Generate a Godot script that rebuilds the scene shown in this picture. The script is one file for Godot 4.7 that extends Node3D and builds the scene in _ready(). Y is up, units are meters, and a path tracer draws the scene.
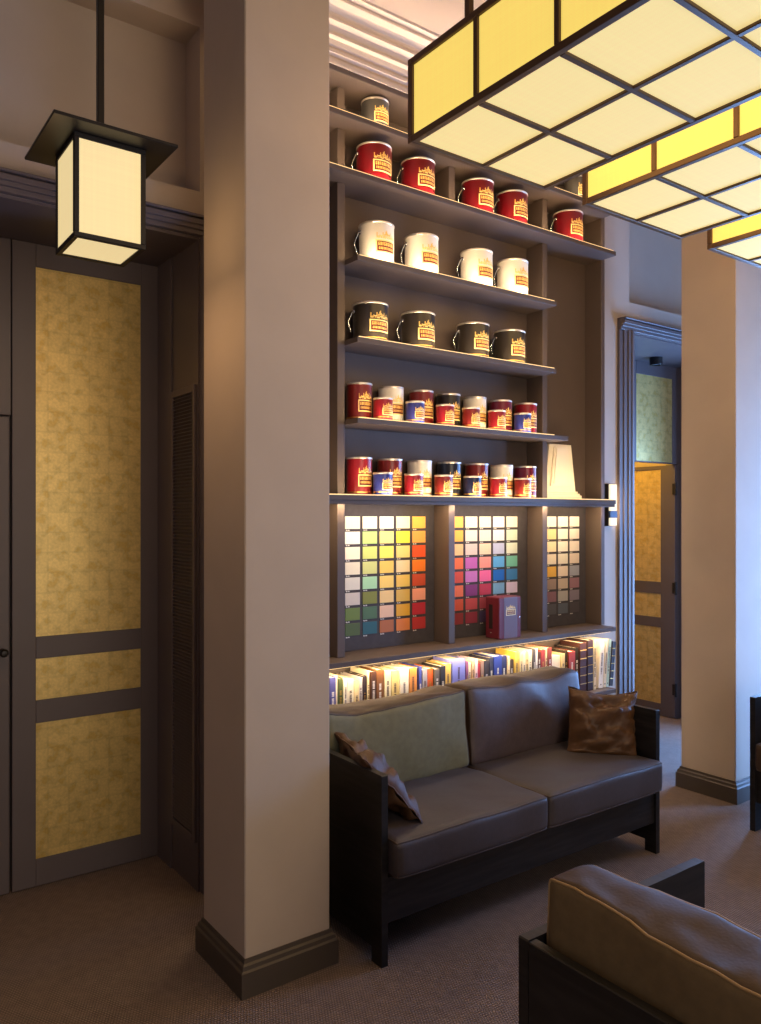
extends Node3D
# Lounge with a paint-can bookcase: a sofa between two columns, lantern and grid lamps, gold-leaf doors.
# Axes: x runs along the bookcase wall, -z goes into that wall, y is up; metres.

const FOCAL := 790.0            # focal length in pixels of a 761 x 1024 picture
const EYE := 1.55
const YAW := 0.629575           # camera turned towards +x
const HORIZON := 517.0
const ZW := -3.08               # wall behind the bookcase
const ZS := -2.95               # front of the uprights
const ZF := -2.85               # front of the shelves

var mats := {}
var meshes := {}
var names := {}
var tex := {}
var rng := RandomNumberGenerator.new()

# ---------------------------------------------------------------- helpers
func px_x(px: float, z: float) -> float:     # x of a picture column on the plane at depth z
	var u := (px - 380.5) / FOCAL
	return -z * (cos(YAW) * u + sin(YAW)) / (cos(YAW) - sin(YAW) * u)

func numbered(called: String) -> String:
	if not names.has(called):
		names[called] = 0
		return called
	names[called] += 1
	return "%s_%03d" % [called, names[called]]

func thing(called: String, label: String, category: String, at := Vector3.ZERO, turn := 0.0, group := "") -> Node3D:
	var o := Node3D.new()
	o.name = numbered(called)
	add_child(o)
	o.position = at
	o.rotation.y = turn
	tag(o, label, category, group)
	return o

func tag(o: Node, label: String, category: String, group := "") -> void:
	o.set_meta("label", label)
	o.set_meta("category", category)
	if group != "":
		o.set_meta("group", group)

func structure(called: String, label := "", category := "") -> Node3D:
	var o := Node3D.new()
	o.name = called
	add_child(o, true)
	o.set_meta("kind", "structure")
	if label != "":
		tag(o, label, category)
	return o

func part(parent: Node, called: String, mesh: Mesh, m: Material, at := Vector3.ZERO, turn := Vector3.ZERO) -> MeshInstance3D:
	var o := MeshInstance3D.new()
	o.name = called
	o.mesh = mesh
	o.material_override = m
	o.position = at
	o.rotation = turn
	parent.add_child(o, true)
	return o

func st_new() -> SurfaceTool:
	var st := SurfaceTool.new()
	st.begin(Mesh.PRIMITIVE_TRIANGLES)
	return st

func tri(st: SurfaceTool, a: Vector3, b: Vector3, c: Vector3, n: Vector3) -> void:
	if (b - a).cross(c - a).dot(n) > 0.0:
		var s := b
		b = c
		c = s
	for p in [a, b, c]:
		st.set_normal(n)
		st.add_vertex(p)

func quad(st: SurfaceTool, a: Vector3, b: Vector3, c: Vector3, d: Vector3, n: Vector3) -> void:
	tri(st, a, b, c, n)
	tri(st, a, c, d, n)

func cbox(st: SurfaceTool, lo: Vector3, hi: Vector3, bev: float, basis := Basis.IDENTITY, off := Vector3.ZERO) -> void:
	var mid := (lo + hi) * 0.5
	var half := (hi - lo) * 0.5
	bev = minf(bev, minf(half.x, minf(half.y, half.z)) * 0.6)
	var corner := func(s: Vector3, axis: int) -> Vector3:
		var p := Vector3.ZERO
		for k in 3:
			p[k] = mid[k] + s[k] * (half[k] - (0.0 if k == axis else bev))
		return basis * p + off
	for k in 3:
		var l := (k + 1) % 3
		var m := (k + 2) % 3
		for s in [-1.0, 1.0]:
			var q := []
			for e in [[-1, -1], [1, -1], [1, 1], [-1, 1]]:
				var v := Vector3.ZERO
				v[k] = s
				v[l] = e[0]
				v[m] = e[1]
				q.append(corner.call(v, k))
			var n := Vector3.ZERO
			n[k] = s
			quad(st, q[0], q[1], q[2], q[3], basis * n)
			if bev <= 0.0:
				continue
			for t in [-1.0, 1.0]:      # edge between faces k and l
				var v0 := Vector3.ZERO
				v0[k] = s
				v0[l] = t
				v0[m] = -1.0
				var v1 := v0
				v1[m] = 1.0
				var en := Vector3.ZERO
				en[k] = s
				en[l] = t
				quad(st, corner.call(v0, k), corner.call(v1, k), corner.call(v1, l), corner.call(v0, l), (basis * en).normalized())
	if bev > 0.0:
		for i in 8:
			var v := Vector3(1 if i & 1 else -1, 1 if i & 2 else -1, 1 if i & 4 else -1)
			tri(st, corner.call(v, 0), corner.call(v, 1), corner.call(v, 2), (basis * v).normalized())

func box_mesh(size: Vector3, bev := 0.003) -> Mesh:     # centred, shared between alike boxes
	var key := "b%.4f,%.4f,%.4f,%.4f" % [size.x, size.y, size.z, bev]
	if not meshes.has(key):
		var st := st_new()
		cbox(st, -size * 0.5, size * 0.5, bev)
		meshes[key] = st.commit()
	return meshes[key]

func span(parent: Node, called: String, lo: Vector3, hi: Vector3, m: Material, bev := 0.003) -> MeshInstance3D:
	return part(parent, called, box_mesh(hi - lo, bev), m, (lo + hi) * 0.5)

func lathe(st: SurfaceTool, prof: Array, seg := 36, at := Vector3.ZERO) -> void:     # prof: [radius, y]
	for i in prof.size() - 1:
		var a: Vector2 = prof[i]
		var b: Vector2 = prof[i + 1]
		var d := (b - a).normalized()
		var rn := Vector2(d.y, -d.x)
		for k in seg:
			var t0 := TAU * k / seg
			var t1 := TAU * (k + 1) / seg
			var p := [Vector3(a.x * sin(t0), a.y, a.x * cos(t0)), Vector3(b.x * sin(t0), b.y, b.x * cos(t0)), Vector3(b.x * sin(t1), b.y, b.x * cos(t1)), Vector3(a.x * sin(t1), a.y, a.x * cos(t1))]
			var n0 := Vector3(rn.x * sin(t0), rn.y, rn.x * cos(t0))
			var n1 := Vector3(rn.x * sin(t1), rn.y, rn.x * cos(t1))
			var ns := [n0, n0, n1, n1]
			for w in [[0, 1, 2], [0, 2, 3]]:
				if p[w[0]].is_equal_approx(p[w[1]]) or p[w[1]].is_equal_approx(p[w[2]]) or p[w[0]].is_equal_approx(p[w[2]]):
					continue
				for j in w:
					st.set_normal(ns[j])
					st.add_vertex(p[j] + at)

func tube(st: SurfaceTool, pts: Array, r: float, seg := 6, closed := false) -> void:
	var rings := []
	var n := pts.size()
	var side := Vector3.ZERO
	for i in n:
		var d: Vector3
		if closed:
			d = (pts[(i + 1) % n] - pts[(i - 1 + n) % n]).normalized()
		else:
			d = (pts[mini(i + 1, n - 1)] - pts[maxi(i - 1, 0)]).normalized()
		if side == Vector3.ZERO:
			side = d.cross(Vector3.UP if absf(d.y) < 0.9 else Vector3.RIGHT).normalized()
		side = (side - d * side.dot(d)).normalized()
		var up := d.cross(side).normalized()
		var ring := []
		for k in seg:
			var t := TAU * k / seg
			ring.append([pts[i], side * cos(t) + up * sin(t)])
		rings.append(ring)
	for i in (n if closed else n - 1):
		var r0: Array = rings[i]
		var r1: Array = rings[(i + 1) % n]
		for k in seg:
			var k1 := (k + 1) % seg
			var q := [r0[k], r1[k], r1[k1], r0[k1]]
			for w in [[0, 1, 2], [0, 2, 3]]:
				for j in w:
					st.set_normal(q[j][1])
					st.add_vertex(q[j][0] + q[j][1] * r)
	if not closed:
		for e in [0, n - 1]:
			var o: Vector3 = pts[e]
			var dn: Vector3 = (o - pts[1 if e == 0 else n - 2]).normalized()
			for k in seg:
				tri(st, o, o + rings[e][k][1] * r, o + rings[e][(k + 1) % seg][1] * r, dn)

func extrude(st: SurfaceTool, outline: PackedVector2Array, from: float, to: float, map: Callable) -> void:    # map(u, v, w) -> Vector3
	var idx := Geometry2D.triangulate_polygon(outline)
	var mid: Vector3 = map.call(0, 0, to) - map.call(0, 0, from)
	var axis := mid.normalized()
	for i in range(0, idx.size(), 3):
		for e in [[from, -1.0], [to, 1.0]]:
			tri(st, map.call(outline[idx[i]].x, outline[idx[i]].y, e[0]), map.call(outline[idx[i + 1]].x, outline[idx[i + 1]].y, e[0]), map.call(outline[idx[i + 2]].x, outline[idx[i + 2]].y, e[0]), axis * e[1])
	var n := outline.size()
	var ccw := not Geometry2D.is_polygon_clockwise(outline)
	for i in n:
		var a := outline[i]
		var b := outline[(i + 1) % n]
		var d := (b - a).normalized()
		var nn := Vector2(d.y, -d.x) * (1.0 if ccw else -1.0)
		var n3: Vector3 = (map.call(nn.x, nn.y, 0.0) - map.call(0, 0, 0)).normalized()
		quad(st, map.call(a.x, a.y, from), map.call(b.x, b.y, from), map.call(b.x, b.y, to), map.call(a.x, a.y, to), n3)

# ---------------------------------------------------------------- materials
func col(r: float, g: float, b: float) -> Color:
	return Color(r / 255.0, g / 255.0, b / 255.0)

func mat(key: String, c := Color.WHITE, rough := 0.6, metal := 0.0) -> StandardMaterial3D:
	if not mats.has(key):
		var m := StandardMaterial3D.new()
		m.resource_name = key
		m.albedo_color = c
		m.roughness = rough
		m.metallic = metal
		mats[key] = m
	return mats[key]

func textured(m: StandardMaterial3D, color_tex: Texture2D, tile: float, height_tex: Texture2D = null, relief := 0.0, world := false) -> StandardMaterial3D:
	m.uv1_triplanar = true
	m.uv1_world_triplanar = world
	m.uv1_scale = Vector3.ONE / tile
	m.uv1_triplanar_sharpness = 8.0
	if color_tex:
		m.albedo_texture = color_tex
	if height_tex:
		m.heightmap_enabled = true
		m.heightmap_texture = height_tex
		m.heightmap_scale = relief
	return m

func noise(freq: float, kind := FastNoiseLite.TYPE_SIMPLEX_SMOOTH, octaves := 3, sd := 1) -> FastNoiseLite:
	var n := FastNoiseLite.new()
	n.noise_type = kind
	n.frequency = freq
	n.fractal_octaves = octaves
	n.seed = sd
	return n

func tone_texture(freq: float, lo: float, hi: float, sd := 1, size := 256) -> ImageTexture:
	var im := noise(freq, FastNoiseLite.TYPE_SIMPLEX_SMOOTH, 4, sd).get_seamless_image(size, size)
	im.convert(Image.FORMAT_RGB8)
	for y in size:
		for x in size:
			var v := lerpf(lo, hi, im.get_pixel(x, y).r)
			im.set_pixel(x, y, Color(v, v, v))
	return ImageTexture.create_from_image(im)

func make_textures() -> void:
	tex.tone = tone_texture(0.012, 0.965, 1.0, 3)
	tex.tone2 = tone_texture(0.03, 0.90, 1.0, 5)
	tex.fine = tone_texture(0.12, 0.0, 1.0, 7)
	# carpet: staggered loops in slanting rows
	var size := 256
	var ca := Image.create(size, size, false, Image.FORMAT_RGB8)
	var ch := Image.create(size, size, false, Image.FORMAT_RGB8)
	var nz := noise(0.02, FastNoiseLite.TYPE_SIMPLEX_SMOOTH, 3, 11).get_seamless_image(size, size)
	for y in size:
		for x in size:
			var row := int(y / 8.0)
			var u := (x + (4 if row % 2 else 0)) / 8.0
			var hgt := pow(absf(sin(PI * u)), 0.7) * pow(absf(sin(PI * y / 8.0)), 0.7)
			var v := 0.62 + 0.33 * hgt + 0.08 * (nz.get_pixel(x, y).r - 0.5)
			ca.set_pixel(x, y, Color(v, v * 0.985, v * 0.97))
			ch.set_pixel(x, y, Color(hgt, hgt, hgt))
	tex.carpet = ImageTexture.create_from_image(ca)
	tex.carpet_h = ImageTexture.create_from_image(ch)
	# open-grained dark oak: long streaks along x
	var wa := Image.create(size, size, false, Image.FORMAT_RGB8)
	var wn := noise(0.02, FastNoiseLite.TYPE_SIMPLEX_SMOOTH, 4, 21)
	for y in size:
		for x in size:
			var a := TAU * x / size
			var b := TAU * y / size
			var g := wn.get_noise_3d(cos(a) * 18.0 + 40.0 * cos(b), sin(a) * 18.0, 300.0 * sin(b) + 300.0 * cos(b) * 0.4)
			var v := clampf(0.72 + 0.55 * g, 0.35, 1.0)
			wa.set_pixel(x, y, Color(v, v, v))
	tex.grain = ImageTexture.create_from_image(wa)
	# gold leaf: squares of leaf with overlapping seams, tarnish and scuffs
	var gs := 512
	var ga := Image.create(gs, gs, false, Image.FORMAT_RGB8)
	var gn := noise(0.018, FastNoiseLite.TYPE_SIMPLEX_SMOOTH, 5, 31).get_seamless_image(gs, gs)
	var gf := noise(0.09, FastNoiseLite.TYPE_SIMPLEX_SMOOTH, 3, 33).get_seamless_image(gs, gs)
	var cell := 64
	var tones := []
	for i in 64:
		tones.append([rng.randf_range(0.95, 1.0), rng.randf_range(-5, 5), rng.randf_range(-5, 5)])
	for y in gs:
		for x in gs:
			var wob := (gf.get_pixel(x, y).r - 0.5) * 9.0
			var cx := posmod(x + int(wob) + 3, gs)
			var cy := posmod(y + int(wob) + 2, gs)
			var t: Array = tones[int(cx / cell) + 8 * int(cy / cell)]
			var seam := minf(minf(cx % cell, cell - cx % cell), minf(cy % cell, cell - cy % cell))
			var v: float = t[0]
			if seam < 2.5 and gf.get_pixel(x, y).r > 0.34:
				v *= 0.955
			var m := gn.get_pixel(x, y).r
			v *= 0.93 + 0.07 * smoothstep(0.3, 0.6, m)
			v *= 0.95 + 0.1 * (gf.get_pixel(x, y).r - 0.5)
			var tarn := smoothstep(0.36, 0.2, m) * 0.8
			ga.set_pixel(x, y, Color(v, v * (0.985 - 0.05 * tarn), v * (0.95 - 0.18 * tarn)))
	tex.gold = ImageTexture.create_from_image(ga)
	# linen of the lamp shades
	var la := Image.create(128, 128, false, Image.FORMAT_RGB8)
	var ln := noise(0.06, FastNoiseLite.TYPE_SIMPLEX_SMOOTH, 2, 41)
	for y in 128:
		for x in 128:
			var v := 0.975 + 0.012 * sin(TAU * x / 4.0) * sin(TAU * y / 4.0) + 0.010 * ln.get_noise_2d(x * 3.0, 7.0) + 0.010 * ln.get_noise_2d(5.0, y * 3.0)
			la.set_pixel(x, y, Color(v, v, v))
	tex.linen = ImageTexture.create_from_image(la)
	# printed crest on the paint cans: little skyline, script line and a framed plate with two lines of letters
	var pa := Image.create(128, 128, false, Image.FORMAT_RGBA8)
	pa.fill(Color(0.9, 0.7, 0.3, 0.0))
	var gold := col(244, 196, 104)
	var pale := col(255, 226, 150)
	var dark := col(96, 22, 22)
	# script line with tall strokes
	for e in [[10, 22, 46], [16, 38, 50], [24, 34, 48], [32, 36, 50], [40, 20, 50], [47, 34, 48], [55, 16, 50], [60, 10, 30], [66, 22, 50], [74, 34, 50], [82, 18, 48], [90, 36, 50], [98, 24, 50], [106, 34, 48], [113, 38, 50]]:
		pa.fill_rect(Rect2i(e[0], e[1], 5, e[2] - e[1]), gold)
	for e in [[10, 44, 14], [28, 36, 16], [44, 46, 14], [60, 38, 18], [78, 44, 16], [96, 36, 16]]:
		pa.fill_rect(Rect2i(e[0], e[1], e[2], 5), pale)
	pa.fill_rect(Rect2i(48, 28, 34, 5), gold)
	# framed plate with two lines of block letters
	pa.fill_rect(Rect2i(6, 56, 116, 64), pale)
	pa.fill_rect(Rect2i(13, 63, 102, 50), dark)
	for e in [[19, 68, 17, 7, 10], [22, 92, 12, 5, 8]]:
		var x0: int = e[0]
		var n := 0
		while x0 < 108 - int(e[3]):
			pa.fill_rect(Rect2i(x0, e[1], e[3], e[2]), gold)
			if n % 3 != 1:
				pa.fill_rect(Rect2i(x0 + 3, e[1] + 4, int(e[3]) - 3, 3), dark)
			if n % 4 == 2:
				pa.fill_rect(Rect2i(x0 + 3, int(e[1]) + int(e[2]) - 6, int(e[3]) - 5, 6), dark)
			x0 += e[4]
			n += 1
	tex.crest = ImageTexture.create_from_image(pa)

func make_materials() -> void:
	textured(mat("wall_paint", col(181, 164, 149), 0.75), tex.tone, 1.3)
	textured(mat("ceiling_paint", col(214, 196, 178), 0.8), tex.tone, 1.6)
	textured(mat("ceiling_taupe", col(186, 167, 153), 0.8), tex.tone, 1.6)
	textured(mat("woodwork", col(92, 81, 82), 0.5), tex.tone, 0.9)
	textured(mat("base_paint", col(72, 62, 54), 0.5), tex.tone, 0.7)
	textured(mat("case_paint", col(90, 76, 69), 0.5), tex.tone, 0.8)
	textured(mat("board_felt", col(66, 60, 64), 0.8), tex.tone2, 0.4)
	textured(mat("carpet", col(150, 130, 120), 0.95), tex.carpet, 0.32, tex.carpet_h, 0.35, true)
	textured(mat("dark_oak", col(33, 29, 29), 0.45), tex.grain, 0.6, tex.grain, 0.05)
	textured(mat("gold_leaf", col(236, 208, 136), 0.38, 0.45), tex.gold, 0.68)
	textured(mat("leather", col(60, 39, 24), 0.66), tex.tone2, 0.35, tex.fine, 0.03)
	textured(mat("pillow_leather", col(84, 54, 28), 0.55), tex.tone2, 0.3, tex.fine, 0.03)
	textured(mat("seat_fabric", col(62, 53, 55), 0.5), tex.tone2, 0.25, tex.fine, 0.02)
	textured(mat("plum_leather", col(82, 69, 72), 0.5), tex.tone2, 0.35, tex.fine, 0.03)
	textured(mat("olive_velvet", col(112, 107, 78), 0.8), tex.tone2, 0.3, tex.fine, 0.02)
	mat("seat_fabric").rim_enabled = true
	mat("seat_fabric").rim = 0.35
	mat("olive_velvet").rim_enabled = true
	mat("olive_velvet").rim = 0.4
	textured(mat("tan_cloth", col(112, 92, 62), 0.8), tex.tone2, 0.3, tex.fine, 0.02)
	mat("piping", col(150, 122, 84), 0.6)
	mat("dark_piping", col(66, 52, 44), 0.6)
	mat("bronze", col(84, 62, 46), 0.45, 0.4)
	mat("black_metal", col(34, 29, 26), 0.45, 0.3)
	mat("steel", col(205, 205, 205), 0.25, 1.0)
	mat("tin", col(225, 215, 205), 0.35, 0.8)
	mat("plaster", col(240, 226, 200), 0.7)
	mat("white_print", col(230, 226, 220), 0.6)
	mat("brass", col(214, 170, 90), 0.35, 0.9)
	mat("paper", col(240, 226, 196), 0.85)
	var g := mat("pane_glass", Color(0.9, 0.95, 1.0, 0.12), 0.02)
	g.transparency = BaseMaterial3D.TRANSPARENCY_ALPHA
	var cr := mat("crest", Color.WHITE, 0.45)
	cr.albedo_texture = tex.crest
	cr.transparency = BaseMaterial3D.TRANSPARENCY_ALPHA_SCISSOR
	cr.alpha_scissor_threshold = 0.5
	glow("lamp_linen_side", col(252, 219, 110), 0.93)
	glow("lamp_linen_bottom", col(253, 225, 150), 0.83)
	glow("lantern_paper", col(250, 224, 164), 0.86)
	glow("sconce_glass", col(255, 240, 205), 1.0)
	glow("led_strip", col(255, 214, 150), 1.6)

func glow(key: String, c: Color, energy: float) -> void:
	var m := mat(key, c.darkened(0.25), 0.9)
	textured(m, tex.linen, 0.25)
	m.emission_enabled = true
	m.emission_operator = BaseMaterial3D.EMISSION_OP_MULTIPLY
	m.emission = c
	m.emission_energy_multiplier = energy
	m.emission_texture = tex.linen

# ---------------------------------------------------------------- lights
func area(called: String, at: Vector3, towards: Vector3, size: Vector2, c: Color, energy: float, parent: Node = self) -> void:
	var l := AreaLight3D.new()
	l.name = called
	parent.add_child(l, true)
	l.area_size = size
	l.light_color = c
	l.light_energy = energy
	l.shadow_enabled = true
	l.area_range = 14.0
	l.area_attenuation = 2.0
	var up := Vector3.UP if absf(towards.normalized().y) < 0.9 else Vector3.BACK
	l.global_transform = Transform3D(Basis.looking_at(towards, up), at)

func omni(called: String, at: Vector3, c: Color, energy: float, size := 0.03) -> void:
	var l := OmniLight3D.new()
	l.name = called
	add_child(l, true)
	l.position = at
	l.light_color = c
	l.light_energy = energy
	l.light_size = size
	l.omni_range = 14.0
	l.omni_attenuation = 2.0
	l.shadow_enabled = true

const WARM := Color(1.0, 0.80, 0.57)
const LED := Color(1.0, 0.87, 0.68)
const DAY := Color(0.48, 0.67, 0.95)
const DAY_ENERGY := 15.0                     # for each square metre of window
const BLIND := Color(1.0, 0.94, 0.85)        # daylight through the drawn linen blind
const BLIND_ENERGY := 1.22
const WINDOWS := [[0.8, 2.8, 0, 2.6, 0.3, 2.7], [5.75, -1.4, 1, 0.7, 0.1, 2.1], [5.75, -2.7, 1, 0.5, 0.1, 2.1]]   # x, z, 0 = wall facing the bookcase or 1 = end wall, width, bottom, top

# ---------------------------------------------------------------- scene
func _ready() -> void:
	rng.seed = 7
	var cam := Camera3D.new()
	cam.name = "camera"
	add_child(cam)
	cam.position = Vector3(0, EYE, 0)
	cam.rotation.y = -YAW
	cam.near = 0.05
	cam.far = 60.0
	cam.projection = Camera3D.PROJECTION_FRUSTUM
	cam.size = cam.near * 1024.0 / FOCAL
	cam.frustum_offset = Vector2(0.0, cam.near * (HORIZON - 512.0) / FOCAL)
	cam.current = true
	var we := WorldEnvironment.new()
	we.name = "world"
	var env := Environment.new()
	env.background_mode = Environment.BG_SKY
	var sky := Sky.new()
	var sm := ProceduralSkyMaterial.new()
	sm.sky_top_color = col(120, 158, 220)
	sm.sky_horizon_color = col(196, 214, 240)
	sm.ground_horizon_color = col(150, 150, 150)
	sm.ground_bottom_color = col(110, 108, 105)
	sky.sky_material = sm
	env.sky = sky
	env.background_energy_multiplier = 1.0
	env.tonemap_mode = Environment.TONE_MAPPER_LINEAR
	env.tonemap_exposure = 1.0
	env.sdfgi_enabled = true
	env.ssao_enabled = true
	env.ssil_enabled = true
	we.environment = env
	add_child(we)
	# daylight at the windows: one with a blind in the wall facing the bookcase, two in the end wall
	for e in WINDOWS:
		var inward := Vector3.FORWARD if e[2] == 0 else Vector3.LEFT
		var tall: float = e[5] - e[4]
		area("window_daylight", Vector3(e[0], e[4] + tall / 2, e[1]) + inward * 0.06, inward, Vector2(e[3], tall), DAY if e[2] == 1 else BLIND, e[3] * tall * (DAY_ENERGY if e[2] == 1 else BLIND_ENERGY))

	make_textures()
	make_materials()
	build_room()
	build_columns()
	build_left_door()
	build_far_door()
	build_bookcase()
	build_boards()
	build_lamps()
	build_lantern()
	build_sofas()
	build_cans()
	build_books()
	build_small_things()

# ---------------------------------------------------------------- room
func build_room() -> void:
	var paint := mat("wall_paint")
	var fl := structure("floor", "ribbed beige-brown woven carpet covering the floor", "floor")
	span(fl, "carpet", Vector3(-2.6, -0.1, -5.3), Vector3(5.95, 0.0, 3.0), mat("carpet"), 0.0)
	var ce := structure("ceiling", "plain taupe painted ceiling above the lamps", "ceiling")
	span(ce, "plaster", Vector3(-2.6, 3.74, -5.3), Vector3(5.95, 3.84, 3.0), mat("ceiling_taupe"), 0.0)
	# wall with the bookcase, two door niches and the blind recesses above them
	var wb := structure("wall_back", "taupe painted wall behind the bookcase with door niches and blind recesses", "wall")
	var seg := [
		[-2.6, -0.12, 0.0, 3.74, -3.58, ZW], [1.32, 4.17, 0.0, 3.74, -3.58, ZW], [5.47, 5.95, 0.0, 3.74, -3.58, ZW],
		[-0.12, 1.32, 2.705, 2.895, -3.62, ZW], [-0.12, 1.32, 2.895, 3.575, -3.58, -3.23], [-0.12, 1.32, 3.575, 3.74, -3.58, ZW],
		[4.17, 5.47, 2.705, 2.895, -3.66, ZW], [4.17, 5.47, 2.895, 3.575, -3.58, -3.23], [4.17, 5.47, 3.575, 3.74, -3.58, ZW],
	]
	for s in seg:
		span(wb, "wall_section", Vector3(s[0], s[2], s[4]), Vector3(s[1], s[3], s[5]), paint, 0.0)
	span(wb, "recess_corner", Vector3(4.08, 2.895, -3.23), Vector3(4.17, 3.575, ZW - 0.0005), paint, 0.0)
	# wall facing the bookcase, with a tall window, and the end wall with two glazed openings
	var wf := structure("wall_front", "taupe painted wall facing the bookcase, with a tall window", "wall")
	for e in [[-2.6, -0.5, 0.3, 2.7], [2.1, 5.95, 0.3, 2.7], [-2.6, 5.95, 0.0, 0.3], [-2.6, 5.95, 2.7, 3.74]]:
		span(wf, "wall_section", Vector3(e[0], e[2], 2.8), Vector3(e[1], e[3], 3.0), paint, 0.0)
	var wr := structure("wall_right", "taupe painted end wall with two glazed openings", "wall")
	for e in [[-3.58, -2.95, 0.1, 2.1], [-2.45, -1.75, 0.1, 2.1], [-1.05, 2.8, 0.1, 2.1], [-3.58, 2.8, 0.0, 0.1], [-3.58, 2.8, 2.1, 3.74]]:
		span(wr, "wall_section", Vector3(5.75, e[2], e[0]), Vector3(5.95, e[3], e[1]), paint, 0.0)
	var wn := 1
	for e in WINDOWS:
		var w := structure("window_%d" % wn, ["tall dark-framed window across the room from the bookcase", "wider dark-framed glazed opening in the end wall", "narrow dark-framed glazed opening in the end wall"][wn - 1], "window")
		wn += 1
		w.position = Vector3(e[0], e[4], e[1] + 0.1) if e[2] == 0 else Vector3(e[0] + 0.1, e[4], e[1])
		w.rotation.y = PI / 2 if e[2] == 0 else 0.0
		var tall: float = e[5] - e[4]
		var hw: float = e[3] / 2
		for s in [-1, 1]:
			span(w, "frame_stile", Vector3(-0.03, 0.0, s * (hw - 0.03) - 0.03), Vector3(0.03, tall, s * (hw - 0.03) + 0.03), mat("woodwork"))
		for k in 4:
			var y := lerpf(0.03, tall - 0.03, k / 3.0)
			span(w, "frame_rail", Vector3(-0.025, y - 0.03, -hw + 0.06), Vector3(0.025, y + 0.03, hw - 0.06), mat("woodwork"))
			if k < 3:
				span(w, "pane", Vector3(-0.003, y + 0.03, -hw + 0.06), Vector3(0.003, lerpf(0.03, tall - 0.03, (k + 1) / 3.0) - 0.03, hw - 0.06), mat("pane_glass"), 0.0)
	var bl := thing("roller_blind", "cream linen roller blind drawn over the window facing the bookcase", "blind", Vector3(0.8, 0.32, 2.82))
	span(bl, "cloth", Vector3(-1.29, 0.0, 0.0), Vector3(1.29, 2.3, 0.002), mat("blind_linen", col(236, 226, 206), 0.9), 0.0)
	span(bl, "bottom_bar", Vector3(-1.29, -0.015, -0.006), Vector3(1.29, 0.0, 0.008), mat("blind_linen"), 0.002)
	mat("blind_linen").backlight_enabled = true
	mat("blind_linen").backlight = Color(0.8, 0.78, 0.7)
	var wl := structure("wall_left", "taupe painted end wall of the room", "wall")
	span(wl, "wall_section", Vector3(-2.8, 0.0, -5.3), Vector3(-2.6, 3.74, 3.0), paint, 0.0)
	# cornice of stacked mouldings above the bookcase
	var tr := structure("trim_1", "cream plaster cornice of stacked mouldings above the bookcase", "cornice")
	var outline := PackedVector2Array()
	# u = distance out from the wall, v = height
	for p in [[0.0, 3.487], [0.235, 3.487], [0.235, 3.508], [0.222, 3.512], [0.222, 3.526], [0.243, 3.530], [0.243, 3.545], [0.232, 3.549], [0.232, 3.556], [0.245, 3.560], [0.250, 3.580], [0.262, 3.590], [0.262, 3.600], [0.250, 3.604], [0.262, 3.628], [0.282, 3.640], [0.282, 3.652], [0.270, 3.656], [0.276, 3.676], [0.292, 3.694], [0.318, 3.706], [0.318, 3.718], [0.306, 3.721], [0.338, 3.728], [0.338, 3.739], [0.0, 3.739]]:
		outline.append(Vector2(p[0], p[1]))
	var st := st_new()
	extrude(st, outline, 1.36, 3.80, func(u, v, w): return Vector3(w, v, ZW + u))
	part(tr, "cornice", st.commit(), mat("ceiling_paint"))
	# skirting along the bookcase wall beyond the columns
	var bb := structure("baseboard_back", "taupe-brown skirting along the bookcase wall", "skirting")
	span(bb, "skirting", Vector3(3.80, 0.0, ZW), Vector3(4.045, 0.12, ZW + 0.02), mat("base_paint"))

func build_columns() -> void:
	var lab := ["beige square column standing beside the gold-panelled door and the sofa", "beige square column standing between the sofa and the open doorway"]
	var i := 0
	for x in [1.152, 4.075]:
		var c := structure("column" if i == 0 else "column_001", lab[i], "column")
		c.position = Vector3(x + 0.1625, 0.0, -2.4915)
		part(c, "shaft", box_mesh(Vector3(0.325, 3.74, 0.329), 0.004), mat("wall_paint"), Vector3(0, 1.87, 0))
		var b := st_new()
		var prof := [[0.022, 0.0], [0.022, 0.082], [0.016, 0.088], [0.014, 0.1], [0.007, 0.106], [0.005, 0.118], [0.0, 0.118]]
		for k in prof.size() - 1:
			for s in 4:
				var hx := 0.1625
				var hz := 0.1645
				var cn := [[-1, 1], [1, 1], [1, -1], [-1, -1], [-1, 1]]
				var pt := func(c0: Array, p: Array) -> Vector3: return Vector3(c0[0] * (hx + p[0]), p[1], c0[1] * (hz + p[0]))
				var nrm := Vector3([0, 1, 0, -1][s], 0, [1, 0, -1, 0][s])
				var dy: float = prof[k + 1][1] - prof[k][1]
				var dr: float = prof[k][0] - prof[k + 1][0]
				quad(b, pt.call(cn[s], prof[k]), pt.call(cn[s + 1], prof[k]), pt.call(cn[s + 1], prof[k + 1]), pt.call(cn[s], prof[k + 1]), (nrm * dy + Vector3.UP * dr).normalized())
		part(c, "skirting", b.commit(), mat("base_paint"))
		i += 1

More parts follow.
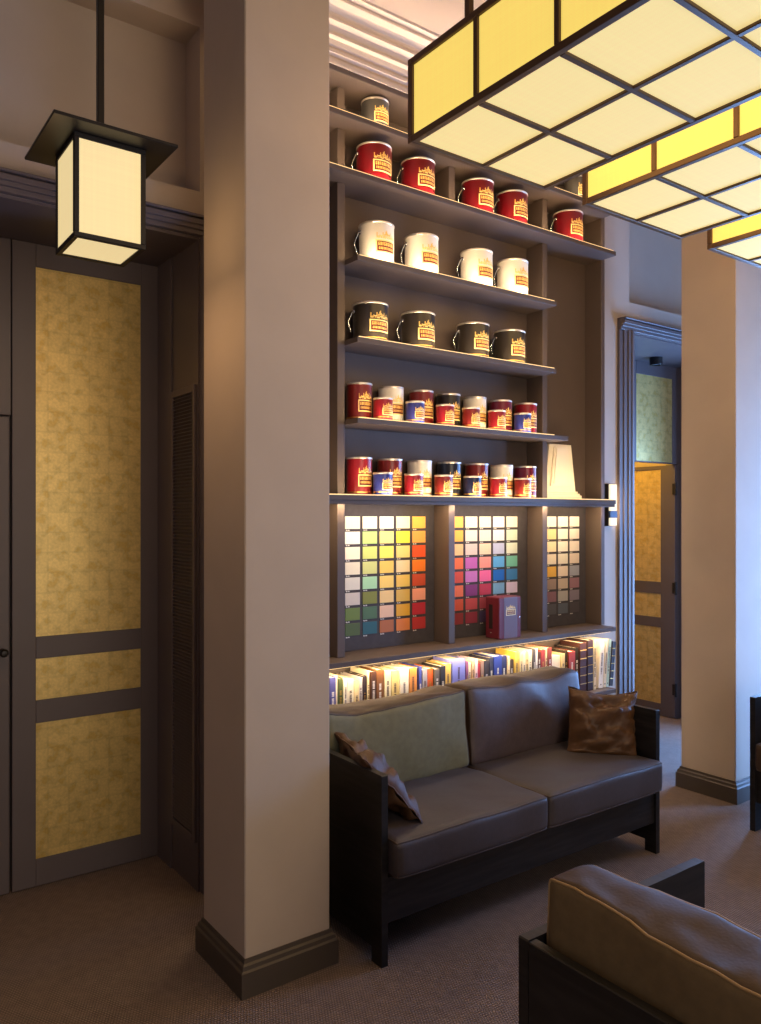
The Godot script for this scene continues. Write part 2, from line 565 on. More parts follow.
func architrave(parent: Node, x0: float, x1: float, ytop: float, sides: Array) -> void:
	# stepped dark frame on the wall face around a niche
	var w := mat("woodwork")
	for e in [[0.0, 0.018, 0.0, 0.12], [0.018, 0.026, 0.0, 0.085], [0.026, 0.034, 0.0, 0.05], [0.034, 0.040, 0.0, 0.022]]:
		for s in sides:
			var xa: float = x0 - e[3] if s < 0 else x1 + e[2]
			var xb: float = x0 - e[2] if s < 0 else x1 + e[3]
			span(parent, "frame_jamb", Vector3(xa, 0.0, ZW + e[0]), Vector3(xb, ytop, ZW + e[1]), w, 0.002)
	for e in [[0.0, 0.030, 0.0, 0.068], [0.030, 0.044, 0.018, 0.062], [0.044, 0.056, 0.034, 0.056], [0.0, 0.064, 0.062, 0.072]]:
		span(parent, "frame_head", Vector3(x0 - 0.12, ytop + e[2], ZW + e[0]), Vector3(x1 + 0.12, ytop + e[3], ZW + e[1]), w, 0.002)

func gold_leaf_door(parent: Node, w: float, rows: Array, height: float, leaf: Material, frame: Material, gx0: float, gx1: float) -> void:
	# a leaf in the plane z = 0 with x from 0 to w: stiles, rails, and gold panels set back between them
	span(parent, "stile", Vector3(0, 0, -0.04), Vector3(gx0, height, 0), frame, 0.002)
	span(parent, "stile", Vector3(gx1, 0, -0.04), Vector3(w, height, 0), frame, 0.002)
	var y := 0.0
	for r in rows:
		span(parent, "rail", Vector3(gx0, y, -0.04), Vector3(gx1, r[0], 0), frame, 0.002)
		span(parent, "gold_panel", Vector3(gx0, r[0], -0.03), Vector3(gx1, r[1], -0.006), leaf, 0.0)
		y = r[1]
	span(parent, "rail", Vector3(gx0, y, -0.04), Vector3(gx1, height, 0), frame, 0.002)

func build_left_door() -> void:
	var w := mat("woodwork")
	var d := structure("door_1", "tall dark door with three gold-leaf panels behind the hanging lantern", "door")
	d.position = Vector3(0.689, 0.004, -3.52)
	gold_leaf_door(d, 0.625, [[0.113, 0.682], [0.778, 0.952], [1.044, 2.593]], 2.69, mat("gold_leaf"), w, 0.092, 0.537)
	# flush jib door beside it
	var j := structure("door_2", "flush dark door with a small round knob beside the gold-panelled door", "door")
	j.position = Vector3(-0.10, 0.004, -3.52)
	span(j, "door_leaf", Vector3(0.02, 0, -0.04), Vector3(0.779, 1.958, 0), w, 0.003)
	span(j, "fixed_panel", Vector3(0.02, 1.964, -0.04), Vector3(0.785, 2.69, 0), w, 0.003)
	var kn := st_new()
	lathe(kn, [Vector2(0, 0.0), Vector2(0.014, 0.0), Vector2(0.012, 0.012), Vector2(0.008, 0.02), Vector2(0.016, 0.03), Vector2(0.017, 0.038), Vector2(0.010, 0.046), Vector2(0, 0.047)], 20)
	part(j, "knob", kn.commit(), mat("black_metal"), Vector3(0.752, 0.994, 0.0), Vector3(PI / 2, 0, 0))
	# niche lining: soffit, reveals and the louvred grille of the reveal
	var n := structure("trim_2", "dark frame and lining of the niche around the tall gold-panelled door", "door frame")
	span(n, "back_board", Vector3(-0.12, 0.0, -3.62), Vector3(1.32, 2.705, -3.565), w, 0.0)
	span(n, "soffit", Vector3(-0.12, 2.694, -3.565), Vector3(1.318, 2.705, ZW), w, 0.0)
	span(n, "reveal", Vector3(1.312, 0.0, -3.565), Vector3(1.3205, 2.70, ZW), w, 0.0)
	architrave(n, -0.12, 1.32, 2.705, [-1, 1])
	span(n, "reveal_stile", Vector3(1.303, 0.0, -3.52), Vector3(1.312, 2.694, -3.36), w, 0.001)
	var g := thing("louvred_grille", "dark louvred ventilation grille in the door reveal behind the beige column", "grille", Vector3(1.312, 0.2, -3.225))
	for s in [-1, 1]:
		span(g, "frame_stile", Vector3(-0.012, 0, s * 0.12 - 0.012), Vector3(0, 1.9, s * 0.12 + 0.012), w, 0.002)
	for y in [0.0, 1.87]:
		span(g, "frame_rail", Vector3(-0.012, y, -0.108), Vector3(0, y + 0.03, 0.108), w, 0.002)
	var sl := st_new()
	var k := 0.045
	while k < 1.86:
		cbox(sl, Vector3(-0.006, -0.001, -0.108), Vector3(0.006, 0.001, 0.108), 0.0, Basis(Vector3.BACK, 0.6), Vector3(-0.006, k, 0))
		k += 0.015
	part(g, "louvre_slats", sl.commit(), w).set_meta("kind", "stuff")

func build_far_door() -> void:
	var w := mat("woodwork")
	var n := structure("trim_3", "dark moulded frame and lining of the doorway beside the wall sconce", "door frame")
	span(n, "soffit", Vector3(4.17, 2.694, -3.60), Vector3(5.47, 2.705, ZW), w, 0.0)
	span(n, "reveal", Vector3(4.1695, 0.0, -3.60), Vector3(4.178, 2.694, ZW), w, 0.0)
	span(n, "reveal", Vector3(5.462, 0.0, -3.60), Vector3(5.4705, 2.694, ZW), w, 0.0)
	architrave(n, 4.17, 5.47, 2.705, [-1, 1])
	span(n, "side_panel", Vector3(4.178, 0.0, -3.62), Vector3(4.80, 2.694, -3.56), w, 0.002)
	span(n, "hinge_jamb", Vector3(5.41, 0.0, -3.66), Vector3(5.462, 1.955, -3.56), w, 0.002)
	var t := structure("window_4", "dark framed gold-leaf transom panel above the open doorway", "transom")
	t.position = Vector3(4.80, 1.955, -3.56)
	gold_leaf_door(t, 0.662, [[0.008, 0.646]], 0.739, mat("gold_leaf"), w, 0.105, 0.55)
	# the leaf below stands wide open, into the passage
	var d := structure("door_3", "open dark door leaf with gold-leaf panels in the doorway past the sofa", "door")
	d.position = Vector3(5.39, 0.004, -4.195)
	d.rotation.y = -PI / 2
	gold_leaf_door(d, 0.63, [[0.092, 0.685], [0.763, 0.946], [1.039, 1.915]], 1.945, mat("gold_leaf"), w, 0.095, 0.503)
	for y in [0.22, 1.0, 1.76]:
		var h := st_new()
		lathe(h, [Vector2(0, -0.05), Vector2(0.009, -0.05), Vector2(0.009, 0.05), Vector2(0, 0.05)], 12)
		cbox(h, Vector3(-0.03, -0.042, -0.004), Vector3(0.0, 0.042, 0.002), 0.001)
		part(d, "hinge", h.commit(), mat("black_metal"), Vector3(0.640, y, 0.006))
	# passage behind the doorway
	var p := structure("wall_passage", "dim passage wall behind the open doorway", "wall")
	span(p, "wall_section", Vector3(4.1, 0, -5.3), Vector3(5.7, 2.8, -5.15), mat("wall_paint"), 0.0)
	span(p, "wall_section", Vector3(3.95, 0, -5.3), Vector3(4.1, 2.8, -3.66), mat("wall_paint"), 0.0)
	span(p, "wall_section", Vector3(5.6, 0, -5.3), Vector3(5.75, 2.8, -3.66), mat("wall_paint"), 0.0)
	span(p, "passage_ceiling", Vector3(3.95, 2.7, -5.3), Vector3(5.75, 2.8, -3.66), mat("ceiling_paint"), 0.0)
	var pl := thing("passage_lamp", "round opal ceiling lamp in the passage behind the open doorway", "ceiling lamp", Vector3(4.72, 2.70, -4.1))
	var dome := st_new()
	lathe(dome, [Vector2(0, -0.075), Vector2(0.07, -0.07), Vector2(0.12, -0.05), Vector2(0.14, -0.02), Vector2(0.14, 0.0)], 28)
	part(pl, "opal_shade", dome.commit(), mat("sconce_glass"))
	area("passage_light", Vector3(4.72, 2.61, -4.1), Vector3(0.25, -1, 0), Vector2(0.26, 0.26), Color(1.0, 0.79, 0.32), 2.7)
	# small surface spot on the niche soffit
	var s := thing("ceiling_spotlight", "small dark cylindrical spotlight under the soffit of the far doorway", "spotlight", Vector3(4.937, 2.694, -3.419))
	var b := st_new()
	lathe(b, [Vector2(0.0, 0), Vector2(0.045, 0), Vector2(0.045, -0.052), Vector2(0.043, -0.055), Vector2(0.034, -0.055), Vector2(0.032, -0.045)], 28)
	part(s, "body", b.commit(), mat("black_metal"))
	var ln := st_new()
	lathe(ln, [Vector2(0, -0.047), Vector2(0.032, -0.046)], 24)
	part(s, "lens", ln.commit(), mat("lens_glass", col(170, 180, 190), 0.1, 0.2))

# ---------------------------------------------------------------- bookcase
const X_L0 := 1.425
const X_R1 := 3.765
const Y_BOOK := 0.571
const Y_LEDGE := 0.923
const Y6 := 1.646
const Y5 := 1.985
const Y4 := 2.340
const Y3 := 2.698
const Y2 := 3.063
const Y1 := 3.305

func build_bookcase() -> void:
	var m := mat("case_paint")
	var b := thing("bookcase", "tall taupe built-in bookcase of paint cans behind the sofa", "bookcase", Vector3(2.594, 0, ZW))
	var o := Vector3(2.594, 0, ZW)
	var sp := func(called: String, lo: Vector3, hi: Vector3, mm: Material, bev := 0.003): return span(b, called, lo - o, hi - o, mm, bev)
	sp.call("back_panel", Vector3(X_L0, 0.0, ZW), Vector3(X_R1, 3.487, ZW + 0.012), mat("case_paint"), 0.0)
	for e in [[X_L0, 1.457], [3.733, X_R1]]:
		sp.call("side_panel", Vector3(e[0], Y_LEDGE, ZW + 0.012), Vector3(e[1], 3.462, ZS), m, 0.002)
	sp.call("base_panel", Vector3(1.457, 0.0, ZS - 0.03), Vector3(3.733, Y_BOOK - 0.025, ZS - 0.01), m, 0.0)
	for y in [Y_BOOK, Y_LEDGE, Y6, Y2, Y1, 3.487]:
		sp.call("shelf", Vector3(1.450, y - 0.023, ZW + 0.012), Vector3(3.738, y, ZF - 0.004), m, 0.0)
		sp.call("edge_strip", Vector3(1.450, y - 0.023, ZF - 0.004), Vector3(3.738, y, ZF), mat("case_paint"), 0.0012)
	for y in [[Y5, 3.330], [Y4, 3.238], [Y3, 3.238]]:
		sp.call("shelf", Vector3(1.952, y[0] - 0.023, ZW + 0.012), Vector3(y[1], y[0], ZF - 0.004), m, 0.0)
		sp.call("edge_strip", Vector3(1.952, y[0] - 0.023, ZF - 0.004), Vector3(y[1], y[0], ZF), mat("case_paint"), 0.0012)
	for e in [[1.912, 1.952], [3.238, 3.277]]:
		for s in [[Y_LEDGE, Y6 - 0.023], [Y6, Y2 - 0.023], [Y2, Y1 - 0.023], [Y1, 3.464]]:
			sp.call("divider", Vector3(e[0], s[0], ZW + 0.012), Vector3(e[1], s[1], ZS), m, 0.002)
	for s in [[Y_LEDGE, Y6 - 0.023], [Y2, Y1 - 0.023], [Y1, 3.464]]:
		sp.call("divider", Vector3(2.566, s[0], ZW + 0.012), Vector3(2.606, s[1], ZS), m, 0.002)
	# light strips: laid behind the front edge shining up at the cans, and under two shelves shining down
	for e in [[Y1, 1.47, 3.72, 0.55], [Y2, 1.47, 3.72, 0.62], [Y3, 1.965, 3.225, 0.75], [Y4, 1.965, 3.225, 0.65], [Y5, 1.965, 3.225, 0.42], [Y6, 1.47, 3.72, 0.62]]:
		var xc: float = (e[1] + e[2]) * 0.5
		var ln: float = e[2] - e[1]
		sp.call("light_strip", Vector3(e[1], e[0], ZF - 0.012), Vector3(e[2], e[0] + 0.004, ZF - 0.004), mat("led_strip"), 0.0)
		area("strip_light", Vector3(xc, e[0] + 0.007, ZF - 0.008), Vector3(0, 0.95, -0.3), Vector2(ln, 0.008), LED, e[3] * ln * 0.42)
	sp.call("valance", Vector3(1.45, Y6 - 0.040, ZF - 0.016), Vector3(3.735, Y6 - 0.023, ZF - 0.006), mat("case_paint"), 0.001)
	sp.call("light_strip", Vector3(1.47, Y6 - 0.030, ZS + 0.03), Vector3(3.72, Y6 - 0.0235, ZS + 0.045), mat("led_strip"), 0.0)
	area("strip_light", Vector3(2.594, Y6 - 0.034, ZS + 0.037), Vector3(0, -0.9, -0.35), Vector2(2.25, 0.012), LED, 0.9)
	sp.call("light_strip", Vector3(1.47, Y_LEDGE - 0.030, ZS + 0.06), Vector3(3.72, Y_LEDGE - 0.0235, ZS + 0.075), mat("led_strip"), 0.0)
	area("strip_light", Vector3(2.594, Y_LEDGE - 0.034, ZS + 0.067), Vector3(0, -0.9, -0.45), Vector2(2.25, 0.012), LED, 0.9)

func build_boards() -> void:
	var rows := [
		[[[250,240,205],[250,240,215],[252,250,240],[250,240,205],[245,180,85]], [[250,245,225],[186,222,130],[250,230,140],[250,225,70],[240,160,80]],
		[[248,232,210],[205,215,120],[250,225,100],[235,210,130],[230,85,40]], [[225,215,195],[200,205,130],[250,200,95],[240,215,170],[245,130,40]],
		[[212,206,196],[165,212,170],[240,205,110],[240,200,100],[205,80,50]], [[200,190,182],[124,128,52],[228,194,134],[218,180,92],[240,160,135]],
		[[102,122,56],[76,106,76],[226,186,158],[220,166,50],[184,38,54]], [[78,94,52],[44,92,104],[172,102,60],[216,126,64],[176,44,44]]],
		[[[245,185,90],[245,232,210],[248,235,210],[248,245,235],[240,225,205]], [[245,175,70],[235,215,205],[240,220,205],[230,225,230],[200,215,200]],
		[[245,185,130],[220,195,190],[245,205,180],[185,190,225],[215,220,210]], [[230,110,60],[195,100,185],[240,150,140],[90,165,230],[110,180,165]],
		[[205,75,50],[195,115,190],[235,105,160],[20,100,195],[55,120,180]], [[225,110,70],[125,50,120],[180,50,75],[115,165,205],[205,190,220]],
		[[198,84,64],[182,74,88],[158,64,84],[64,54,96],[64,64,86]], [[132,44,50],[136,44,64],[66,50,92],[46,46,66],[46,46,66]]],
		[[[245,235,220],[246,238,226],[244,232,218]], [[230,205,150],[240,230,220],[235,220,210]], [[235,215,180],[235,225,215],[230,215,205]],
		[[230,215,195],[230,220,205],[225,205,190]], [[218,168,74],[226,206,188],[156,156,170]], [[148,128,118],[186,166,150],[148,106,116]],
		[[128,92,102],[168,162,156],[128,116,128]], [[78,78,84],[84,90,100],[70,64,68]]],
	]
	var at := [[1.954, 2.564, 2.025], [2.608, 3.236, 2.675], [3.279, 3.731, 3.387]]
	var labels := ["charcoal colour chart with rows of green, yellow and orange paint swatches", "charcoal colour chart of pink, purple and blue paint swatches behind the maroon binder", "narrow charcoal colour chart of cream, beige and grey paint swatches"]
	# a tiny printed code under each swatch
	var cs := st_new()
	for k in 4:
		cbox(cs, Vector3(k * 0.0062, 0, 0), Vector3(k * 0.0062 + [0.0045, 0.0035, 0.0045, 0.002][k], [0.005, 0.0025, 0.005, 0.004][k], 0.0006), 0.0)
	var code := cs.commit()
	for i in 3:
		var x0: float = at[i][0]
		var x1: float = at[i][1]
		var t := thing("colour_chart", labels[i], "colour chart", Vector3((x0 + x1) * 0.5, Y_LEDGE, ZW + 0.0125), 0.0, "paint colour charts above the ledge")
		var o := t.position
		span(t, "board", Vector3(x0, Y_LEDGE + 0.001, ZW + 0.0125) - o, Vector3(x1, Y6 - 0.026, ZW + 0.020) - o, mat("board_felt"), 0.001)
		for r in 8:
			for c in rows[i][r].size():
				var v: Array = rows[i][r][c]
				var mm := mat("swatch_%d_%d_%d" % v, col(v[0], v[1], v[2]), 0.7)
				var p := Vector3(at[i][2] + 0.0993 * c + 0.0415, 1.5235 - 0.0713 * r, ZW + 0.0212) - o
				var s := part(t, "swatch", box_mesh(Vector3(0.083, 0.058, 0.0024), 0.0006), mm, p)
				part(s, "printed_code", code, mat("white_print"), Vector3(-0.036, -0.0375, -0.0012))

# ---------------------------------------------------------------- lamps
func build_lamps() -> void:
	var k := 1.2
	var yb := EYE + k
	var hgt := 0.2253 * k
	var wid := 0.53 * k
	var cells := 5
	var cell := 0.255 * k
	var lng := cell * cells + 0.02
	var labels := ["long grid-framed linen ceiling lamp hanging beside the beige column and bookcase", "middle one of the three grid-framed linen ceiling lamps", "grid-framed linen ceiling lamp hanging closest to the tall windows"]
	for i in 3:
		var x0 := 1.306 * k + i * 0.7105 * k
		var z0 := -1.670 * k
		var t := thing("grid_ceiling_lamp", labels[i], "ceiling lamp", Vector3(x0 + wid * 0.5, yb, z0 + lng * 0.5), 0.0, "grid-framed linen lamps in a row under the ceiling")
		var b := 0.011
		var hx := wid * 0.5
		var hz := lng * 0.5
		# outer frame bars
		for y in [0.0, hgt - 2 * b]:
			for s in [-1, 1]:
				span(t, "frame_bar", Vector3(-hx, y, s * (hz - b) - b), Vector3(hx, y + 2 * b, s * (hz - b) + b), mat("bronze"), 0.002)
				span(t, "frame_bar", Vector3(s * (hx - b) - b, y, -hz + 2 * b), Vector3(s * (hx - b) + b, y + 2 * b, hz - 2 * b), mat("bronze"), 0.002)
		for sx in [-1, 1]:
			for sz in [-1, 1]:
				span(t, "frame_bar", Vector3(sx * (hx - b) - b, 2 * b, sz * (hz - b) - b), Vector3(sx * (hx - b) + b, hgt - 2 * b, sz * (hz - b) + b), mat("bronze"), 0.002)
		# grid bars
		span(t, "grid_bar", Vector3(-b * 0.8, 0.001, -hz + 2 * b), Vector3(b * 0.8, 2 * b, hz - 2 * b), mat("bronze"), 0.002)
		for j in range(1, cells):
			var z := -hz + 0.01 + cell * j
			span(t, "grid_bar", Vector3(-hx + 2 * b, 0.0, z - b * 0.8), Vector3(hx - 2 * b, 2 * b, z + b * 0.8), mat("bronze"), 0.002)
			for s in [-1, 1]:
				span(t, "grid_bar", Vector3(s * (hx - b) - b, 2 * b, z - b * 0.8), Vector3(s * (hx - b) + b, hgt - 2 * b, z + b * 0.8), mat("bronze"), 0.002)
		# linen panels, one in each cell
		for j in cells:
			var za := -hz + 0.01 + cell * j + (b * 0.8 if j > 0 else b)
			var zb := -hz + 0.01 + cell * (j + 1) - (b * 0.8 if j < cells - 1 else b)
			for s in [-1, 1]:
				var xa := b * 0.8 if s > 0 else -hx + 2 * b
				var xb := hx - 2 * b if s > 0 else -b * 0.8
				span(t, "bottom_panel", Vector3(xa, 0.010, za), Vector3(xb, 0.014, zb), mat("lamp_linen_bottom"), 0.0)
				span(t, "side_panel", Vector3(s * (hx - 0.012) - 0.002, 2 * b, za), Vector3(s * (hx - 0.012) + 0.002, hgt - 2 * b, zb), mat("lamp_linen_side"), 0.0)
		for s in [-1, 1]:
			span(t, "end_panel", Vector3(-hx + 2 * b, 2 * b, s * (hz - 0.012) - 0.002), Vector3(hx - 2 * b, hgt - 2 * b, s * (hz - 0.012) + 0.002), mat("lamp_linen_side"), 0.0)
			for q in [-1, 1]:
				span(t, "hanging_rod", Vector3(q * (hx - b) - 0.010, hgt, s * (hz - 0.28) - 0.010), Vector3(q * (hx - b) + 0.010, 3.74 - yb, s * (hz - 0.28) + 0.010), mat("bronze"), 0.001)
		var c := t.position
		area("lamp_light", c + Vector3(0, -0.006, 0), Vector3.DOWN, Vector2(wid, lng), WARM, 0.5)
		for s in [-1, 1]:
			area("lamp_light", c + Vector3(s * (hx + 0.006), hgt * 0.5, 0), Vector3(s, 0, 0), Vector2(lng, hgt), WARM, 0.3)
			area("lamp_light", c + Vector3(0, hgt * 0.5, s * (hz + 0.006)), Vector3(0, 0, s), Vector2(wid, hgt), WARM, 0.14)

func build_lantern() -> void:
	var yb := EYE + 0.82
	var hs := 0.1065
	var top := 0.306
	var t := thing("hanging_lantern", "square paper lantern with a flat black canopy hanging before the gold-panelled door", "lantern", Vector3(0.740, yb, -2.492))
	var f := mat("black_metal")
	var b := 0.0075
	for y in [0.0, top - 2 * b]:
		for s in [-1, 1]:
			span(t, "frame_bar", Vector3(-hs, y, s * (hs - b) - b), Vector3(hs, y + 2 * b, s * (hs - b) + b), f, 0.0015)
			span(t, "frame_bar", Vector3(s * (hs - b) - b, y, -hs + 2 * b), Vector3(s * (hs - b) + b, y + 2 * b, hs - 2 * b), f, 0.0015)
	for sx in [-1, 1]:
		for sz in [-1, 1]:
			span(t, "frame_bar", Vector3(sx * (hs - b) - b, 2 * b, sz * (hs - b) - b), Vector3(sx * (hs - b) + b, top - 2 * b, sz * (hs - b) + b), f, 0.0015)
	for s in [-1, 1]:
		span(t, "paper_pane", Vector3(-hs + 2 * b, 2 * b, s * (hs - 0.006) - 0.0015), Vector3(hs - 2 * b, top - 2 * b, s * (hs - 0.006) + 0.0015), mat("lantern_paper"), 0.0)
		span(t, "paper_pane", Vector3(s * (hs - 0.006) - 0.0015, 2 * b, -hs + 2 * b), Vector3(s * (hs - 0.006) + 0.0015, top - 2 * b, hs - 2 * b), mat("lantern_paper"), 0.0)
	span(t, "paper_pane", Vector3(-hs + 2 * b, 0.005, -hs + 2 * b), Vector3(hs - 2 * b, 0.008, hs - 2 * b), mat("lantern_paper"), 0.0)
	span(t, "canopy", Vector3(-0.181, top, -0.181), Vector3(0.181, top + 0.010, 0.181), f, 0.002)
	span(t, "hanging_rod", Vector3(-0.010, top + 0.010, -0.010), Vector3(0.010, 3.74 - yb, 0.010), f, 0.002)
	var c := t.position
	area("lantern_light", c + Vector3(0, -0.005, 0), Vector3.DOWN, Vector2(0.2, 0.2), WARM, 0.3)
	for s in [-1, 1]:
		area("lantern_light", c + Vector3(s * (hs + 0.004), top * 0.38, 0), Vector3(s, 0, 0), Vector2(0.18, 0.16), WARM, 0.045)
		area("lantern_light", c + Vector3(0, top * 0.38, s * (hs + 0.004)), Vector3(0, 0, s), Vector2(0.18, 0.16), WARM, 0.045)

# ---------------------------------------------------------------- sofas
func cushion_shape(size: Vector3, r: float, bulge: Vector3, n: int, sd: int, wrinkle: float, lean := 0.0, sag := 0.0) -> Callable:
	# maps a point of the cube [-1, 1]^3 to the surface of a stuffed cushion
	var nz := noise(3.2, FastNoiseLite.TYPE_SIMPLEX_SMOOTH, 3, sd)
	var half := size * 0.5
	return func(p: Vector3) -> Vector3:
		var q := Vector3(p.x * half.x, p.y * half.y, p.z * half.z)
		var inner := q.clamp(-(half - Vector3.ONE * r), half - Vector3.ONE * r)
		var d := q - inner
		if d.length() > 0.0:
			q = inner + d.normalized() * r
		var u := Vector3(q.x / half.x, q.y / half.y, q.z / half.z)
		var f := Vector3((1 - u.y * u.y) * (1 - u.z * u.z), (1 - u.x * u.x) * (1 - u.z * u.z), (1 - u.x * u.x) * (1 - u.y * u.y))
		q.x += signf(p.x) * bulge.x * sqrt(maxf(f.x, 0.0)) * absf(u.x)
		q.y += signf(p.y) * bulge.y * sqrt(maxf(f.y, 0.0)) * absf(u.y)
		q.z += signf(p.z) * bulge.z * sqrt(maxf(f.z, 0.0)) * absf(u.z)
		var w := nz.get_noise_3d(q.x, q.y * 0.6, q.z) * wrinkle
		q += Vector3(0, w * absf(u.y), w * absf(u.z))
		q.y += sag * (u.x * u.x - 1.0) * maxf(u.y, 0.0) + 0.4 * w * maxf(u.y, 0.0)
		q.z -= lean * (q.y / half.y * 0.5 + 0.5)
		return q

func cushion(parent: Node, called: String, at: Vector3, f: Callable, n: int, face_m: Material, side_m: Material, back_m: Material, pipe_m: Material, flat_y := false) -> void:
	# a cushion with two faces (along z, or along y for a seat), a border between them and piping along both edges
	var ax := 1 if flat_y else 2
	var sts := {"face": st_new(), "border": st_new(), "back": st_new()}
	for k in 3:
		for s in [-1.0, 1.0]:
			var st: SurfaceTool = sts["border" if k != ax else ("face" if s > 0 else "back")]
			st.set_smooth_group(0)
			var l := (k + 1) % 3
			var m := (k + 2) % 3
			var grid := []
			for i in n + 1:
				var line := []
				for j in n + 1:
					var p := Vector3.ZERO
					p[k] = s
					p[l] = sin(PI * 0.5 * (2.0 * i / n - 1.0))
					p[m] = sin(PI * 0.5 * (2.0 * j / n - 1.0))
					line.append(f.call(p))
				grid.append(line)
			var nr := []
			for i in n + 1:
				var line := []
				for j in n + 1:
					var du: Vector3 = grid[mini(i + 1, n)][j] - grid[maxi(i - 1, 0)][j]
					var dv: Vector3 = grid[i][mini(j + 1, n)] - grid[i][maxi(j - 1, 0)]
					var nn: Vector3 = du.cross(dv).normalized() * float(s)
					line.append(nn)
				nr.append(line)
			for i in n:
				for j in n:
					for w in [[[0, 0], [1, 0], [1, 1]], [[0, 0], [1, 1], [0, 1]]]:
						if s > 0:
							w = [w[0], w[2], w[1]]
						for e in w:
							st.set_normal(nr[i + e[0]][j + e[1]])
							st.add_vertex(grid[i + e[0]][j + e[1]])
	var body := part(parent, called, sts.border.commit(), side_m, at)
	part(body, "face_panel", sts.face.commit(), face_m)
	part(body, "back_panel", sts.back.commit(), back_m)
	for s in [-1.0, 1.0]:
		var pts := []
		var l := (ax + 1) % 3
		var m := (ax + 2) % 3
		for e in [[-1, -1, 1, 0], [1, -1, 0, 1], [1, 1, -1, 0], [-1, 1, 0, -1]]:
			for i in n:
				var p := Vector3.ZERO
				var t := 2.0 * i / n
				p[ax] = s
				p[l] = sin(PI * 0.5 * clampf(e[0] + e[2] * t, -1, 1))
				p[m] = sin(PI * 0.5 * clampf(e[1] + e[3] * t, -1, 1))
				pts.append(f.call(p))
		var st := st_new()
		tube(st, pts, 0.0035, 6, true)
		part(body, "piping", st.commit(), pipe_m)

func pillow(called: String, label: String, size: float, thick: float, at: Vector3, basis: Basis, m: Material, sd: int) -> void:
	var t := thing(called, label, "pillow", at)
	t.basis = basis
	var n := 28
	var nz := noise(5.0, FastNoiseLite.TYPE_SIMPLEX_SMOOTH, 4, sd)
	var f := func(u: float, v: float, s: float) -> Vector3:
		var x := u * size * 0.5 * (1.0 - 0.07 * (1.0 - v * v) * absf(u))
		var y := v * size * 0.5 * (1.0 - (0.17 if v > 0 else 0.06) * (1.0 - u * u) * absf(v))
		var h := pow(maxf((1.0 - pow(absf(u), 2.6)) * (1.0 - pow(absf(v), 2.6)), 0.0), 0.55)
		var w := nz.get_noise_3d(x * 1.4, y * 3.0, s) * 0.06 * (0.3 + h)
		return Vector3(x + w * 0.3, y + w * 0.4, s * thick * 0.5 * h + w * 0.8)
	var st := st_new()
	for s in [-1.0, 1.0]:
		var grid := []
		for i in n + 1:
			var line := []
			for j in n + 1:
				line.append(f.call(sin(PI * 0.5 * (2.0 * i / n - 1.0)), sin(PI * 0.5 * (2.0 * j / n - 1.0)), s))
			grid.append(line)
		for i in n:
			for j in n:
				for w in [[[0, 0], [1, 0], [1, 1]], [[0, 0], [1, 1], [0, 1]]]:
					if s > 0:
						w = [w[0], w[2], w[1]]
					for e in w:
						var a: int = i + e[0]
						var b: int = j + e[1]
						var du: Vector3 = grid[mini(a + 1, n)][b] - grid[maxi(a - 1, 0)][b]
						var dv: Vector3 = grid[a][mini(b + 1, n)] - grid[a][maxi(b - 1, 0)]
						st.set_normal(du.cross(dv).normalized() * s)
						st.add_vertex(grid[a][b])
	part(t, "cover", st.commit(), m)
	var pts := []
	for e in [[-1, -1, 1, 0], [1, -1, 0, 1], [1, 1, -1, 0], [-1, 1, 0, -1]]:
		for i in 16:
			pts.append(f.call(clampf(e[0] + e[2] * i / 8.0, -1, 1), clampf(e[1] + e[3] * i / 8.0, -1, 1), 0.0))
	var sm := st_new()
	tube(sm, pts, 0.003, 5, true)
	part(t, "seam", sm.commit(), m)

func seat_frame(t: Node3D, w: float, d: float) -> void:
	# local: faces +z, origin on the floor at the middle
	var m := mat("dark_oak")
	var th := 0.027
	for s in [-1, 1]:
		var st := st_new()
		var ol := PackedVector2Array()
		for p in [[-d / 2, 0], [-d / 2 + 0.06, 0], [-d / 2 + 0.06, 0.052], [d / 2 - 0.06, 0.052], [d / 2 - 0.06, 0], [d / 2, 0], [d / 2, 0.657], [d / 2 - 0.003, 0.66], [-d / 2 + 0.003, 0.66], [-d / 2, 0.657]]:
			ol.append(Vector2(p[0], p[1]))
		var xa: float = s * w / 2 - (th if s > 0 else 0.0)
		extrude(st, ol, xa, xa + th, func(u, v, q): return Vector3(q, v, u))
		part(t, "side_panel", st.commit(), m)
	span(t, "front_rail", Vector3(-w / 2 + th, 0.14, d / 2 - 0.035), Vector3(w / 2 - th, 0.30, d / 2 - 0.010), m, 0.002)
	span(t, "back_panel", Vector3(-w / 2 + th, 0.10, -d / 2), Vector3(w / 2 - th, 0.658, -d / 2 + 0.025), m, 0.002)
	span(t, "seat_deck", Vector3(-w / 2 + th, 0.27, -d / 2 + 0.025), Vector3(w / 2 - th, 0.298, d / 2 - 0.035), m, 0.0)

